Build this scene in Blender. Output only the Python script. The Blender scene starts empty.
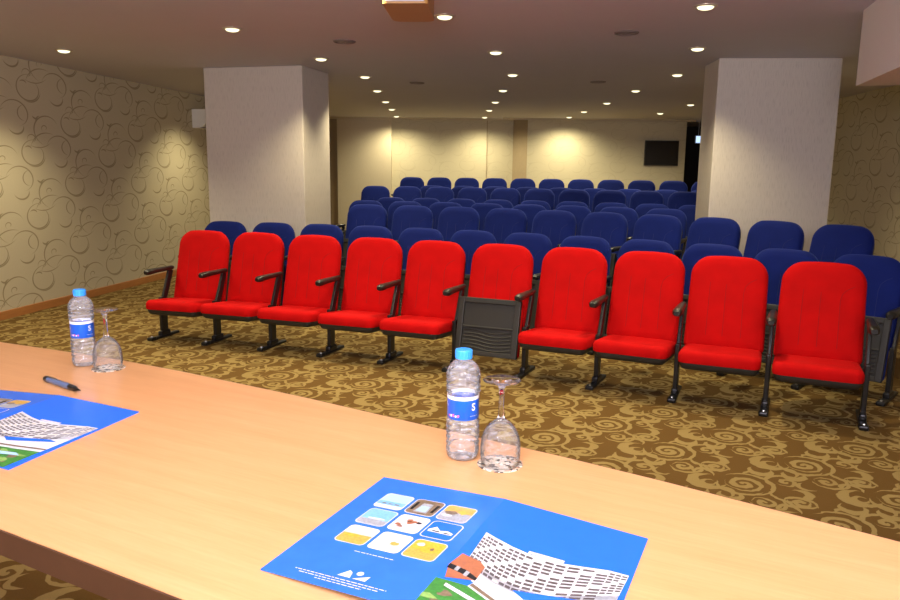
import bpy, bmesh, math, random
from mathutils import Vector, Matrix
random.seed(7)
PI = math.pi
SC = bpy.context.scene
COL = SC.collection

# ------------------------------------------------------------------ node helpers
class NT:
    """small expression builder over a node tree"""
    def __init__(s, name):
        s.mat = bpy.data.materials.new(name)
        s.mat.use_nodes = True
        s.t = s.mat.node_tree
        s.t.nodes.clear()
        s.out = s.t.nodes.new('ShaderNodeOutputMaterial')
    def node(s, kind, **kw):
        n = s.t.nodes.new(kind)
        for k, v in kw.items():
            setattr(n, k, v)
        return n
    def put(s, sock, v):
        if isinstance(v, bpy.types.NodeSocket):
            s.t.links.new(v, sock)
        else:
            sock.default_value = v
    def m(s, op, a, b=None, c=None, clamp=False):
        n = s.node('ShaderNodeMath', operation=op, use_clamp=clamp)
        for i, v in enumerate((a, b, c)):
            if v is not None:
                s.put(n.inputs[i], v)
        return n.outputs[0]
    def v(s, op, a, b=None):
        n = s.node('ShaderNodeVectorMath', operation=op)
        s.put(n.inputs[0], a)
        if b is not None:
            s.put(n.inputs[1], b)
        return n.outputs['Value'] if op in ('LENGTH', 'DOT_PRODUCT') else n.outputs[0]
    def xyz(s, a):
        n = s.node('ShaderNodeSeparateXYZ'); s.put(n.inputs[0], a)
        return n.outputs
    def comb(s, x=0., y=0., z=0.):
        n = s.node('ShaderNodeCombineXYZ')
        for i, q in enumerate((x, y, z)):
            s.put(n.inputs[i], q)
        return n.outputs[0]
    def coord(s, kind='Object'):
        return s.node('ShaderNodeTexCoord').outputs[kind]
    def mapping(s, vec, loc=(0,0,0), rot=(0,0,0), scale=(1,1,1)):
        n = s.node('ShaderNodeMapping'); s.put(n.inputs[0], vec)
        n.inputs['Location'].default_value = loc
        n.inputs['Rotation'].default_value = rot
        n.inputs['Scale'].default_value = scale
        return n.outputs[0]
    def noise(s, vec, scale, detail=2., rough=.5):
        n = s.node('ShaderNodeTexNoise'); s.put(n.inputs['Vector'], vec)
        n.inputs['Scale'].default_value = scale; n.inputs['Detail'].default_value = detail
        n.inputs['Roughness'].default_value = rough
        return n.outputs[0]
    def mix(s, f, a, b):
        n = s.node('ShaderNodeMix', data_type='RGBA')
        s.put(n.inputs[0], f)
        for i, q in ((6, a), (7, b)):
            s.put(n.inputs[i], q if isinstance(q, bpy.types.NodeSocket) else (*q, 1))
        return n.outputs[2]
    def ramp(s, f, stops):
        n = s.node('ShaderNodeValToRGB'); s.put(n.inputs[0], f)
        el = n.color_ramp.elements
        while len(el) < len(stops): el.new(.5)
        for e, (p, c) in zip(el, stops):
            e.position = p; e.color = (*c, 1)
        return n.outputs[0]
    def bump(s, h, strength=.2, dist=.01):
        n = s.node('ShaderNodeBump'); s.put(n.inputs['Height'], h)
        n.inputs['Strength'].default_value = strength; n.inputs['Distance'].default_value = dist
        return n.outputs[0]
    def bsdf(s, color, rough=.5, normal=None, **kw):
        n = s.node('ShaderNodeBsdfPrincipled')
        s.put(n.inputs['Base Color'], color if isinstance(color, bpy.types.NodeSocket) else (*color, 1))
        s.put(n.inputs['Roughness'], rough)
        if normal is not None: s.put(n.inputs['Normal'], normal)
        for k, val in kw.items():
            s.put(n.inputs[k.replace('_', ' ')], val)
        s.t.links.new(n.outputs[0], s.out.inputs[0])
        return n

def plain(name, color, rough=.5, var=.08, vscale=14., bump=0., **kw):
    n = NT(name)
    c = n.coord()
    f = n.noise(c, vscale, 3.)
    col = n.mix(f, tuple(x * (1 - var) for x in color), tuple(min(1, x * (1 + var)) for x in color))
    nrm = n.bump(n.noise(c, vscale * 12, 2.), bump, .004) if bump else None
    n.bsdf(col, rough, nrm, **kw)
    return n.mat

def emit(name, color, strength):
    n = NT(name)
    e = n.node('ShaderNodeEmission')
    e.inputs[0].default_value = (*color, 1); e.inputs[1].default_value = strength
    n.t.links.new(e.outputs[0], n.out.inputs[0])
    return n.mat

def fabric(name, color, sheen_col, sheen=.35):
    n = NT(name)
    c = n.coord()
    f = n.noise(c, 9, 3.)
    col = n.mix(f, tuple(x * .82 for x in color), tuple(min(1, x * 1.15) for x in color))
    h = n.noise(c, 420, 1.)
    b = n.bsdf(col, .85, n.bump(h, .35, .002))
    b.inputs['Specular IOR Level'].default_value = .12
    b.inputs['Sheen Weight'].default_value = sheen
    b.inputs['Sheen Roughness'].default_value = .45
    b.inputs['Sheen Tint'].default_value = (*sheen_col, 1)
    return n.mat

# repeating line-ornament toolkit: a lattice of arcs, spirals and crescents
class Ornament:
    def __init__(s, n, S, sx, sz, shear):
        s.n, s.S, s.sx, s.sz, s.shear = n, S, sx, sz, shear
        s.acc = None; s.fat = 1.
    def local(s, cx, cy):
        n = s.n
        # lattice coords of the element centre
        a = cx / s.sx
        b = (cy - s.shear * a) / s.sz
        q = n.v('SUBTRACT', n.v('FRACTION', n.v('ADD', s.S, (.5 - a + 20, .5 - b + 20, 0))), (.5, .5, 0))
        x, y, _ = n.xyz(q)
        px = n.m('MULTIPLY', x, s.sx)
        py = n.m('MULTIPLY', y, s.sz)
        if s.shear:
            py = n.m('MULTIPLY_ADD', x, s.shear, py)
        return px, py
    def add(s, f):
        s.acc = f if s.acc is None else s.n.m('MAXIMUM', s.acc, f)
    def polar(s, px, py):
        n = s.n
        r = n.m('SQRT', n.m('ADD', n.m('MULTIPLY', px, px), n.m('MULTIPLY', py, py)))
        return r, n.m('ARCTAN2', py, px)
    def edge(s, d, soft):
        # d>0 inside; returns 0..1
        return s.n.m('MULTIPLY_ADD', d, 1 / soft, .5, clamp=True)
    def arc(s, c, R, a0, a1, w, soft=.002, grow=0.):
        n = s.n
        px, py = s.local(*c)
        r, th = s.polar(px, py)
        mid, half = math.radians((a0 + a1) / 2), math.radians(abs(a1 - a0) / 2)
        rel = n.m('WRAP', n.m('SUBTRACT', th, mid), PI, -PI)
        t = n.m('MULTIPLY', rel, 1 / half)
        wt = n.m('MULTIPLY', n.m('SUBTRACT', 1., n.m('MULTIPLY', t, t)), w * s.fat)
        RR = n.m('MULTIPLY_ADD', t, grow, R) if grow else R
        d = n.m('SUBTRACT', wt, n.m('ABSOLUTE', n.m('SUBTRACT', r, RR)))
        s.add(s.edge(d, soft))
    def spiral(s, c, R, pitch, hand, phase, duty, soft=.003):
        n = s.n
        px, py = s.local(*c)
        r, th = s.polar(px, py)
        u = n.m('FRACT', n.m('ADD', n.m('MULTIPLY_ADD', th, hand / (2 * PI), 5 + phase), n.m('MULTIPLY', r, 1 / pitch)))
        band = n.m('MULTIPLY', n.m('SUBTRACT', duty / 2, n.m('ABSOLUTE', n.m('SUBTRACT', u, .5))), pitch)
        d = n.m('MINIMUM', band, n.m('SUBTRACT', R, r))
        s.add(s.edge(d, soft))
    def crescent(s, c, R, off, R2, soft=.003):
        n = s.n
        px, py = s.local(*c)
        r, _ = s.polar(px, py)
        r2, _ = s.polar(n.m('SUBTRACT', px, off[0]), n.m('SUBTRACT', py, off[1]))
        d = n.m('MINIMUM', n.m('SUBTRACT', R, r), n.m('SUBTRACT', r2, R2))
        s.add(s.edge(d, soft))

def carpet_material(name):
    n = NT(name)
    p = n.mapping(n.coord(), loc=(0, 0, 0), rot=(0, 0, math.radians(-30.4)))
    wob = n.node('ShaderNodeTexNoise'); n.put(wob.inputs['Vector'], p)
    wob.inputs['Scale'].default_value = 24.; wob.inputs['Detail'].default_value = 1.
    w = n.v('MULTIPLY', n.v('SUBTRACT', wob.outputs['Color'], (.5, .5, .5)), (.024, .024, 0))
    p = n.v('ADD', p, w)
    S = n.v('MULTIPLY', p, (1 / .465, 1 / .485, 0))
    o = Ornament(n, S, .465, .485, 0)
    o.fat = .74
    X0, Y0 = 2.952, 2.685    # centre of one large scroll
    def P(x, y):             # offsets in floor axes turned into the carpet's own frame
        c, s_ = math.cos(math.radians(-30.4)), math.sin(math.radians(-30.4))
        return (X0 + x * c - y * s_, Y0 + x * s_ + y * c)
    D = -30.4
    o.spiral(P(0, 0), .088, .050, 1, .1, .60)
    o.arc(P(.012, 0), .124, -110 + D, 125 + D, .016)
    o.arc(P(-.02, -.012), .110, 150 + D, 310 + D, .020)
    o.crescent(P(-.170, .03), .095, (.040, -.010), .070)
    o.arc(P(-.165, .02), .032, 20 + D, 340 + D, .016)
    o.spiral(P(.015, -.205), .052, .044, -1, .4, .6)
    o.arc(P(.03, -.205), .080, 170 + D, 410 + D, .015)
    o.spiral(P(.215, .02), .050, .046, 1, .7, .58)
    o.arc(P(.205, .02), .082, 30 + D, 210 + D, .017)
    o.arc(P(.17, -.12), .085, 150 + D, 300 + D, .016)
    o.crescent(P(.145, .155), .062, (.022, .016), .046)
    o.arc(P(.255, .14), .06, -80 + D, 150 + D, .016)
    o.arc(P(-.075, .195), .072, -30 + D, 140 + D, .017)
    o.arc(P(-.06, .20), .030, 100 + D, 380 + D, .013)
    o.crescent(P(-.115, -.14), .060, (.024, .022), .042)
    o.crescent(P(.225, -.12), .058, (-.02, .022), .042)
    o.spiral(P(.185, -.205), .042, .040, -1, .2, .58)
    o.arc(P(.19, -.20), .062, 150 + D, 330 + D, .015)
    o.arc(P(.10, -.28), .050, 20 + D, 200 + D, .015)
    o.arc(P(.09, .10), .050, 0 + D, 170 + D, .015)
    o.arc(P(-.16, .13), .055, -40 + D, 120 + D, .014)
    o.arc(P(.30, -.03), .045, 100 + D, 300 + D, .015)
    fine = n.noise(n.coord(), 260, 2.)
    big = n.noise(n.coord(), 2.2, 2.)
    lo = n.mix(fine, (.092, .049, .012), (.145, .079, .022))
    hi = n.mix(fine, (.255, .182, .066), (.365, .265, .105))
    col = n.mix(o.acc, lo, hi)
    col = n.mix(n.m('MULTIPLY', big, .35), col, (.16, .09, .03))
    b = n.bsdf(col, .95, n.bump(n.m('ADD', n.m('MULTIPLY', o.acc, .5), fine), .5, .004))
    b.inputs['Specular IOR Level'].default_value = .08
    return n.mat

def wallpaper_material(name, base, line, strength=1.0):
    n = NT(name)
    c = n.coord()
    x, y, z = n.xyz(c)
    x = n.m('MULTIPLY', x, .74)
    sx, sz, sh = .454, .64, -.32
    s_ = n.m('MULTIPLY', x, 1 / sx)
    t_ = n.m('MULTIPLY', n.m('MULTIPLY_ADD', s_, -sh, z), 1 / sz)
    S = n.comb(s_, t_, 0.)
    o = Ornament(n, S, sx, sz, sh)
    k = .004; o.fat = .74
    o.arc((0, 0), .118, 70, 420, .0085, k, -.026)
    o.arc((.002, -.002), .122, 240, 350, .008, k, -.006)
    o.arc((-.01, .150), .040, -80, 200, .006, k, .012)
    o.arc((-.050, .035), .040, 30, 150, .009, k, .01)
    o.arc((.295, .055), .132, -65, 165, .0085, k, .022)
    o.arc((.395, .065), .080, 95, 255, .007, k, -.015)
    o.arc((.300, -.050), .078, 200, 365, .0115, k, -.012)
    o.arc((.175, .255), .146, 30, 250, .0085, k, .028)
    o.arc((.135, .265), .026, -60, 230, .006, k, .012)
    o.arc((.050, .40), .045, 205, 300, .011, k)
    o.arc((.10, .33), .055, 100, 190, .009, k)
    o.arc((.18, .04), .19, 75, 170, .007, k, .02)
    o.arc((.02, .26), .20, 250, 320, .006, k, .02)
    fibre = n.noise(n.mapping(c, scale=(900, 900, 60)), 1., 1.)
    col = n.mix(fibre, tuple(q * .9 for q in base), tuple(q * 1.08 for q in base))
    f = n.m('MULTIPLY', o.acc, strength)
    col = n.mix(f, col, line)
    b = n.bsdf(col, n.m('MULTIPLY_ADD', f, -.25, .68), n.bump(n.m('ADD', n.m('MULTIPLY', fibre, .3), o.acc), .2, .002))
    b.inputs['Specular IOR Level'].default_value = .3
    return n.mat

def pillar_material(name, base, dash):
    n = NT(name)
    c = n.coord()
    x, y, z = n.xyz(c)
    h = n.m('ADD', x, y)
    stripe = n.noise(n.comb(n.m('MULTIPLY', h, 210.), n.m('MULTIPLY', z, 12.), 0.), 1., 1.)
    f = n.m('MULTIPLY', n.m('SUBTRACT', stripe, .52), 7., clamp=True)
    col = n.mix(n.m('MULTIPLY', f, .8), base, dash)
    n.bsdf(col, .7, n.bump(f, .25, .002))
    return n.mat

def wood_material(name, light, dark, ang, rough=.3, coat=.35):
    n = NT(name)
    p = n.mapping(n.coord(), rot=(0, 0, -ang))
    g = n.noise(n.mapping(p, scale=(1.1, 16, 10)), 2.2, 4., .6)
    fleck = n.noise(n.mapping(p, scale=(14, 240, 60)), 1., 2.)
    f = n.m('MULTIPLY_ADD', fleck, .35, n.m('MULTIPLY', g, .75))
    col = n.ramp(f, [(.30, dark), (.55, tuple((a + b) / 2 for a, b in zip(light, dark))), (.78, light)])
    b = n.bsdf(col, rough)
    b.inputs['Coat Weight'].default_value = coat
    b.inputs['Coat Roughness'].default_value = .12
    return n.mat

def clear_material(name, tint, gloss_rough=.03, f=.25, streak=False, glint=0.):
    n = NT(name)
    tr = n.node('ShaderNodeBsdfTransparent'); tr.inputs[0].default_value = (*tint, 1)
    gl = n.node('ShaderNodeBsdfGlossy'); gl.inputs['Roughness'].default_value = gloss_rough
    lw = n.node('ShaderNodeLayerWeight'); lw.inputs['Blend'].default_value = f
    if streak:
        nz = n.noise(n.mapping(n.coord(), scale=(60, 60, 160)), 1., 2.)
        nr = n.bump(nz, .6, .003)
        n.t.links.new(nr, gl.inputs['Normal']); n.t.links.new(nr, lw.inputs['Normal'])
    mx = n.node('ShaderNodeMixShader')
    n.t.links.new(lw.outputs['Fresnel'], mx.inputs[0])
    n.t.links.new(tr.outputs[0], mx.inputs[1]); n.t.links.new(gl.outputs[0], mx.inputs[2])
    last = mx.outputs[0]
    if glint:
        df = n.node('ShaderNodeBsdfDiffuse'); df.inputs[0].default_value = (.95, .95, .95, 1)  # patchy white diffuse painted in for bright reflections
        m2 = n.node('ShaderNodeMixShader')
        f2 = n.m('MULTIPLY', n.m('POWER', n.noise(n.mapping(n.coord(), scale=(70, 70, 150)), 1., 2.), 2.5), glint * 5)
        n.put(m2.inputs[0], f2); n.t.links.new(last, m2.inputs[1]); n.t.links.new(df.outputs[0], m2.inputs[2])
        last = m2.outputs[0]
    n.t.links.new(last, n.out.inputs[0])
    return n.mat

def glass_material(name, color=(1, 1, 1), ior=1.45):
    n = NT(name)
    g = n.node('ShaderNodeBsdfGlass')
    g.inputs['Color'].default_value = (*color, 1); g.inputs['IOR'].default_value = ior
    g.inputs['Roughness'].default_value = 0.
    n.t.links.new(g.outputs[0], n.out.inputs[0])
    return n.mat

def disc_material(name):
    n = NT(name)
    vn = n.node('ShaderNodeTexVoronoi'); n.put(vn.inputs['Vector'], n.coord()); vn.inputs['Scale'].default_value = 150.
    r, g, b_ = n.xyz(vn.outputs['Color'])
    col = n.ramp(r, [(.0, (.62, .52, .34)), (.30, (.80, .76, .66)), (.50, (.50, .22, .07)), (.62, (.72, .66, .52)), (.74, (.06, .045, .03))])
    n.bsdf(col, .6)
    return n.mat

M = {}
M['carpet'] = carpet_material('scroll carpet')
M['paper'] = wallpaper_material('scroll wallpaper', (.56, .495, .335), (.30, .24, .14))
M['paper_back'] = wallpaper_material('scroll wallpaper pale', (.60, .545, .385), (.47, .41, .265), .45)
M['pillar'] = pillar_material('dashed pillar paper', (.60, .535, .46), (.50, .44, .375))
M['pier'] = pillar_material('dashed pier paper', (.58, .51, .37), (.54, .47, .33))
M['dark_wall'] = plain('shadowed brown wall', (.38, .30, .19), .8)  # brown darkened for the shade in the back recess and return
M['unlit'] = plain('unlit corridor black', (.018, .014, .010), .8)  # near-black colour stands in for the darkness of the unlit corridor
M['ceiling'] = plain('ceiling paint', (.54, .525, .58), .75, .03, 3.)
M['bulkhead'] = plain('off white plaster', (.78, .74, .68), .7, .03, 4.)
M['edging'] = plain('pale cornice paint', (.55, .47, .33), .7, .03)
M['oak'] = wood_material('orange skirting wood', (.52, .22, .065), (.36, .14, .04), 0, .4, .2)
M['beech'] = wood_material('beech table laminate', (.83, .43, .18), (.72, .335, .125), math.radians(-27), .28, .35)
M['walnut'] = plain('brown edge strip', (.085, .036, .016), .45, .15, 30)
M['red'] = fabric('red seat fabric', (.48, .0015, .002), (1, .05, .05), .04)
M['red_seam'] = plain('dark red seam', (.22, .002, .002), .9)
M['blue'] = fabric('navy seat fabric', (.006, .014, .125), (.16, .26, .9), .22)
M['blue_seam'] = plain('navy piping', (.012, .02, .13), .8)
M['black'] = plain('black plastic', (.012, .011, .010), .38, .2, 30, .1)
M['black_metal'] = plain('black powder coated steel', (.010, .010, .011), .35, .2, 40, .05)
M['shell'] = plain('charcoal moulded plastic', (.022, .020, .017), .5, .2, 25, .15)
M['steel'] = plain('bolt steel', (.5, .5, .5), .3, .05, Metallic=1.)
M['trim'] = plain('brushed trim ring', (.62, .55, .42), .35, .05, Metallic=.6)
M['lens'] = emit('glowing halogen lens', (1, .93, .60), 1.9)
M['grille'] = plain('grey speaker grille', (.27, .235, .235), .6, .2, 200)
M['grille_ring'] = plain('grey speaker ring', (.16, .13, .12), .5)
M['projector'] = plain('tan projector plastic', (.42, .21, .055), .45)
M['projector_face'] = plain('pale blue grey plastic', (.50, .48, .55), .4)
M['white'] = plain('white enamel', (.82, .80, .74), .4, .03)
M['screen'] = plain('dark television glass', (.018, .016, .016), .22, .05)
M['screen_frame'] = plain('black television frame', (.008, .008, .008), .35)
M['sign'] = emit('lit sign face', (.45, .62, .95), 1.6)
M['sign_box'] = plain('sign housing', (.4, .42, .45), .5)
M['cap'] = plain('sky blue cap', (.035, .30, .80), .35, .05)
M['label_blue'] = plain('bottle label blue', (.003, .10, .58), .35, .05)
M['label_white'] = plain('label white', (.85, .87, .90), .4, .02)
M['label_pink'] = plain('label pink', (.70, .12, .30), .4, .05)
M['pet'] = clear_material('clear bottle plastic', (.985, .985, .99), .06, .22, True, .14)
M['water'] = clear_material('water surface', (.96, .97, .98), .02, .08, True, .03)
M['goblet'] = clear_material('thin goblet glass', (.97, .97, .97), .03, .13, True, .05)
M['stem'] = glass_material('solid stem glass', (.98, .98, .98), 1.45)
M['disc'] = disc_material('mottled disc colours')
M['pen_body'] = plain('slate blue pen', (.10, .14, .24), .3)
M['pen_black'] = plain('pen black', (.008, .008, .008), .3)
# brochure inks
def ink(name, c, rough=.22, var=.05): return plain(name, c, rough, var, 30 if var < .13 else 260)
M['ink_blue'] = ink('print blue', (.030, .165, .72), .2, .12)
M['ink_sky'] = ink('print sky', (.020, .155, .85))
M['ink_white'] = ink('print white', (.78, .78, .76))
M['ink_cream'] = ink('print cream', (.80, .70, .55))
M['ink_window'] = ink('print window shade', (.11, .09, .08), .3, .4)
M['ink_green'] = ink('print garden green', (.05, .22, .035), .3, .5)
M['ink_leaf'] = ink('print pale leaf', (.25, .42, .10), .3, .5)
M['ink_brick'] = ink('print terracotta', (.40, .14, .06), .3, .2)
M['ink_black'] = ink('print black', (.02, .02, .02))
M['ink_gold'] = ink('print golden', (.78, .40, .04), .3, .5)
M['ink_amber'] = ink('print amber', (.62, .36, .07), .3, .5)
M['ink_pale'] = ink('print pale blue', (.42, .66, .85), .3, .15)
M['ink_teal'] = ink('print sea blue', (.20, .46, .66), .3, .35)
M['ink_grey'] = ink('print grey', (.35, .36, .36), .3, .5)
M['ink_brown'] = ink('print brown', (.20, .14, .08), .3, .6)
M['ink_pink'] = ink('print rose', (.75, .55, .50), .3, .1)

# ------------------------------------------------------------------ object helpers
def tag(o, label=None, cat=None, group=None, kind=None):
    if label: o['label'] = label
    if cat: o['category'] = cat
    if group: o['group'] = group
    if kind: o['kind'] = kind
    return o

def empty(name, loc=(0, 0, 0), rz=0.):
    o = bpy.data.objects.new(name, None); COL.objects.link(o)
    o.empty_display_size = .1
    o.location = loc; o.rotation_euler = (0, 0, rz)
    return o

def mesh(name, bm, mats, parent=None, smooth=False, loc=None, rot=None):
    me = bpy.data.meshes.new(name)
    bmesh.ops.recalc_face_normals(bm, faces=bm.faces)
    bm.to_mesh(me); bm.free()
    for m_ in (mats if isinstance(mats, (list, tuple)) else [mats]):
        me.materials.append(m_)
    if smooth:
        for p in me.polygons: p.use_smooth = True
        if hasattr(me, 'set_sharp_from_angle'):
            me.set_sharp_from_angle(angle=math.radians(50))
    o = bpy.data.objects.new(name, me); COL.objects.link(o)
    if parent: o.parent = parent
    if loc: o.location = loc
    if rot: o.rotation_euler = rot
    return o

def box(bm, x0, x1, y0, y1, z0, z1, mi=0, bevel=0., seg=2, M4=None):
    vs = [bm.verts.new((x, y, z)) for x in (x0, x1) for y in (y0, y1) for z in (z0, z1)]
    q = [(0, 1, 3, 2), (4, 6, 7, 5), (0, 4, 5, 1), (2, 3, 7, 6), (0, 2, 6, 4), (1, 5, 7, 3)]
    fs = [bm.faces.new([vs[i] for i in k]) for k in q]
    for f in fs: f.material_index = mi
    if bevel:
        es = list({e for f in fs for e in f.edges})
        r = bmesh.ops.bevel(bm, geom=es, offset=bevel, segments=seg, profile=.5, affect='EDGES', clamp_overlap=True)
        vs = list({v for f in r['faces'] for v in f.verts} | {v for v in vs if v.is_valid})
        for f in r['faces']: f.material_index = mi
    if M4 is not None:
        bmesh.ops.transform(bm, matrix=M4, verts=[v for v in vs if v.is_valid])
    return vs

def lathe(bm, prof, n=32, mi=0, cap_first=False, cap_last=False):
    rings = []
    for r, z in prof:
        if r < 1e-5:
            rings.append([bm.verts.new((0, 0, z))])
        else:
            rings.append([bm.verts.new((r * math.cos(2 * PI * i / n), r * math.sin(2 * PI * i / n), z)) for i in range(n)])
    for a, b in zip(rings, rings[1:]):
        for i in range(n):
            j = (i + 1) % n
            vs = [a[i % len(a)], a[j % len(a)], b[j % len(b)], b[i % len(b)]]
            u = []
            for v in vs:
                if v not in u: u.append(v)
            if len(u) >= 3:
                f = bm.faces.new(u); f.material_index = mi
    if cap_first and len(rings[0]) > 2: bm.faces.new(rings[0]).material_index = mi
    if cap_last and len(rings[-1]) > 2: bm.faces.new(rings[-1]).material_index = mi

def rrect(w, h, rt, rb, inset, n=6, taper=0., crown=0.):
    """rounded rectangle in x/z, bottom at z=inset, top at z=h-inset, counter-clockwise"""
    a = w / 2 - inset
    pts = []
    for (cx, cz, r0, a0) in ((1, 1, rt, 0), (-1, 1, rt, 90), (-1, 0, rb, 180), (1, 0, rb, 270)):
        r = max(r0 - inset, .004)
        x = (a - r) * cx
        z = (h - inset - r) if cz else (inset + r)
        for k in range(n + 1):
            t = math.radians(a0 + 90 * k / n)
            px, pz = x + r * math.cos(t), z + r * math.sin(t)
            pts.append((px * (1 - taper * pz / h), pz))
        if crown and (cx, cz) == (1, 1):
            xe = pts[-1][0]
            for q in range(1, 8):
                pts.append((xe * (1 - 2 * q / 8), pts[n][1]))
    if crown:
        hw = w / 2
        pts = [(x, z - crown * min(1, (x / hw) ** 2) * max(0, (z / h - .5) * 2)) for x, z in pts]
    return pts

def pillow(bm, w, h, rt, rb, prof, taper=0., mi=0, n=6, M4=None, crown=0.):
    """stack of rounded-rectangle rings; prof = [(inset, y)...] from the back to the front"""
    rings = []
    for inset, y in prof:
        rings.append([bm.verts.new((x, y, z)) for x, z in rrect(w, h, rt, rb, inset, n, taper, crown)])
    for a, b in zip(rings, rings[1:]):
        k = len(a)
        for i in range(k):
            f = bm.faces.new([a[i], a[(i + 1) % k], b[(i + 1) % k], b[i]]); f.material_index = mi
    for r in (rings[0], rings[-1]):
        f = bm.faces.new(r); f.material_index = mi
    if M4 is not None:
        bmesh.ops.transform(bm, matrix=M4, verts=[v for r in rings for v in r])

def tube(bm, pts, r, n=8, mi=0):
    pts = [Vector(p) for p in pts]
    rings = []
    for i, p in enumerate(pts):
        d = (pts[min(i + 1, len(pts) - 1)] - pts[max(i - 1, 0)]).normalized()
        a = d.orthogonal().normalized() if abs(d.z) < .9 else Vector((1, 0, 0))
        a = (a - d * a.dot(d)).normalized(); b = d.cross(a)
        if i and rings:
            pass
        rr = r[i] if isinstance(r, (list, tuple)) else r
        rings.append([bm.verts.new(p + a * rr * math.cos(2 * PI * k / n) + b * rr * math.sin(2 * PI * k / n)) for k in range(n)])
    for a, b in zip(rings, rings[1:]):
        for k in range(n):
            bm.faces.new([a[k], a[(k + 1) % n], b[(k + 1) % n], b[k]]).material_index = mi
    bm.faces.new(rings[0]).material_index = mi; bm.faces.new(rings[-1]).material_index = mi

def prism(bm, poly, z0, z1, mi=0, side_mi=None):
    lo = [bm.verts.new((x, y, z0)) for x, y in poly]
    hi = [bm.verts.new((x, y, z1)) for x, y in poly]
    bm.faces.new(lo).material_index = mi; bm.faces.new(hi).material_index = mi
    k = len(poly)
    for i in range(k):
        f = bm.faces.new([lo[i], lo[(i + 1) % k], hi[(i + 1) % k], hi[i]])
        f.material_index = mi if side_mi is None else side_mi

def copy_tree(o, parent=None):
    c = o.copy(); COL.objects.link(c)
    if parent: c.parent = parent
    for ch in list(o.children):
        copy_tree(ch, c)
    return c

ORD = ['first', 'second', 'third', 'fourth', 'fifth', 'sixth', 'seventh', 'eighth', 'ninth', 'tenth', 'eleventh', 'twelfth', 'thirteenth']

# ------------------------------------------------------------------ camera
H = 1.478
F, PITCH, ROLL = 742., math.radians(9.88), math.radians(.64)
fw = Vector((0, math.cos(PITCH), -math.sin(PITCH)))
r0 = Vector((1, 0, 0)); u0 = r0.cross(fw)
cr = r0 * math.cos(ROLL) + u0 * math.sin(ROLL)
cu = -r0 * math.sin(ROLL) + u0 * math.cos(ROLL)
cam_d = bpy.data.cameras.new('camera'); cam = bpy.data.objects.new('camera', cam_d); COL.objects.link(cam)
mw = Matrix.Identity(4)
for i in range(3):
    mw[i][0] = cr[i]; mw[i][1] = cu[i]; mw[i][2] = -fw[i]
mw[2][3] = H
cam.matrix_world = mw
cam_d.sensor_width = 36.; cam_d.lens = F / 900 * 36.; cam_d.clip_start = .05; cam_d.clip_end = 100
SC.camera = cam

# ------------------------------------------------------------------ room shell
HC = 2.517
ROOM = [(-5.95, -2.6), (4.05, -2.6), (5.98, 17.2), (-2.68, 17.2)]
def wl(y): return -4.33 + .165 * (y - 7.2)
def wr(y): return 5.25 + .10 * (y - 9.7)

bm = bmesh.new(); prism(bm, [(-6.6, -3), (5.6, -3), (6.6, 18), (-3.6, 18)], -.1, 0)
tag(mesh('floor', bm, M['carpet']), kind='structure')
bm = bmesh.new(); prism(bm, [(-6.6, -3), (5.6, -3), (6.6, 18), (-3.6, 18)], HC, HC + .1)
tag(mesh('ceiling', bm, M['ceiling']), kind='structure')

def wall(name, p0, p1, mat, z0=0., z1=HC, th=.1):
    """wall whose visible face runs p0 -> p1 with the room on the right-hand side of that direction"""
    d = Vector((p1[0] - p0[0], p1[1] - p0[1])); L = d.length
    bm = bmesh.new(); box(bm, 0, L, 0, th, z0, z1)
    o = mesh(name, bm, mat, loc=(p0[0], p0[1], 0), rot=(0, 0, math.atan2(d.y, d.x)))
    return tag(o, kind='structure')

wall('wall_left', (wl(-2.6), -2.6), (wl(16.2), 16.2), M['paper'])
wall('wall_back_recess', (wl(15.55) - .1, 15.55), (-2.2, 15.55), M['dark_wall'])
wall('wall_back_center', (-1.5, 15.50), (.715, 15.50), M['paper_back'])
wall('wall_back_niche', (.72, 15.56), (1.26, 15.56), M['paper_back'])
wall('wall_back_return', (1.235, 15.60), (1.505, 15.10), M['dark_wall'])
wall('wall_back_right', (1.505, 15.10), (4.66, 15.10), M['paper_back'], th=.25)
wall('wall_back_corridor', (4.3, 17.1), (6.3, 17.1), M['unlit'])
wall('wall_back_corridor_side', (4.66, 15.35), (4.66, 17.1), M['unlit'])
wall('wall_right', (wr(17.2), 17.2), (wr(-2.6), -2.6), M['paper'])
wall('wall_front', (4.2, -2.6), (-6.1, -2.6), M['pier'])
bm = bmesh.new(); box(bm, -2.32, -1.222, 15.34, 16.05, 0, HC)
tag(mesh('wall_back_pier', bm, M['pier']), kind='structure')
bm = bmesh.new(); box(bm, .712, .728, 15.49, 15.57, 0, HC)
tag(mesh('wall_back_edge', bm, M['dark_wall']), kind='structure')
# skirting boards
def skirting(name, p0, p1, h=.085):
    d = Vector((p1[0] - p0[0], p1[1] - p0[1])); L = d.length
    bm = bmesh.new(); box(bm, 0, L, -.018, 0, 0, h, bevel=.004)
    tag(mesh(name, bm, M['oak'], loc=(p0[0], p0[1], 0), rot=(0, 0, math.atan2(d.y, d.x))), kind='structure')
skirting('baseboard_left', (wl(-2.5), -2.5), (wl(15.9), 15.9))
skirting('baseboard_right', (wr(15.), 15.), (wr(-2.5), -2.5))
# thin pale boxes where the ceiling meets the back walls
bm = bmesh.new(); box(bm, -2.9, 1.0, 15.22, 15.33, HC - .035, HC)
tag(mesh('trim_1', bm, M['edging']), kind='structure')
bm = bmesh.new(); box(bm, 1.0, 4.8, 14.98, 15.09, HC - .035, HC)
tag(mesh('trim_2', bm, M['edging']), kind='structure')

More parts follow.
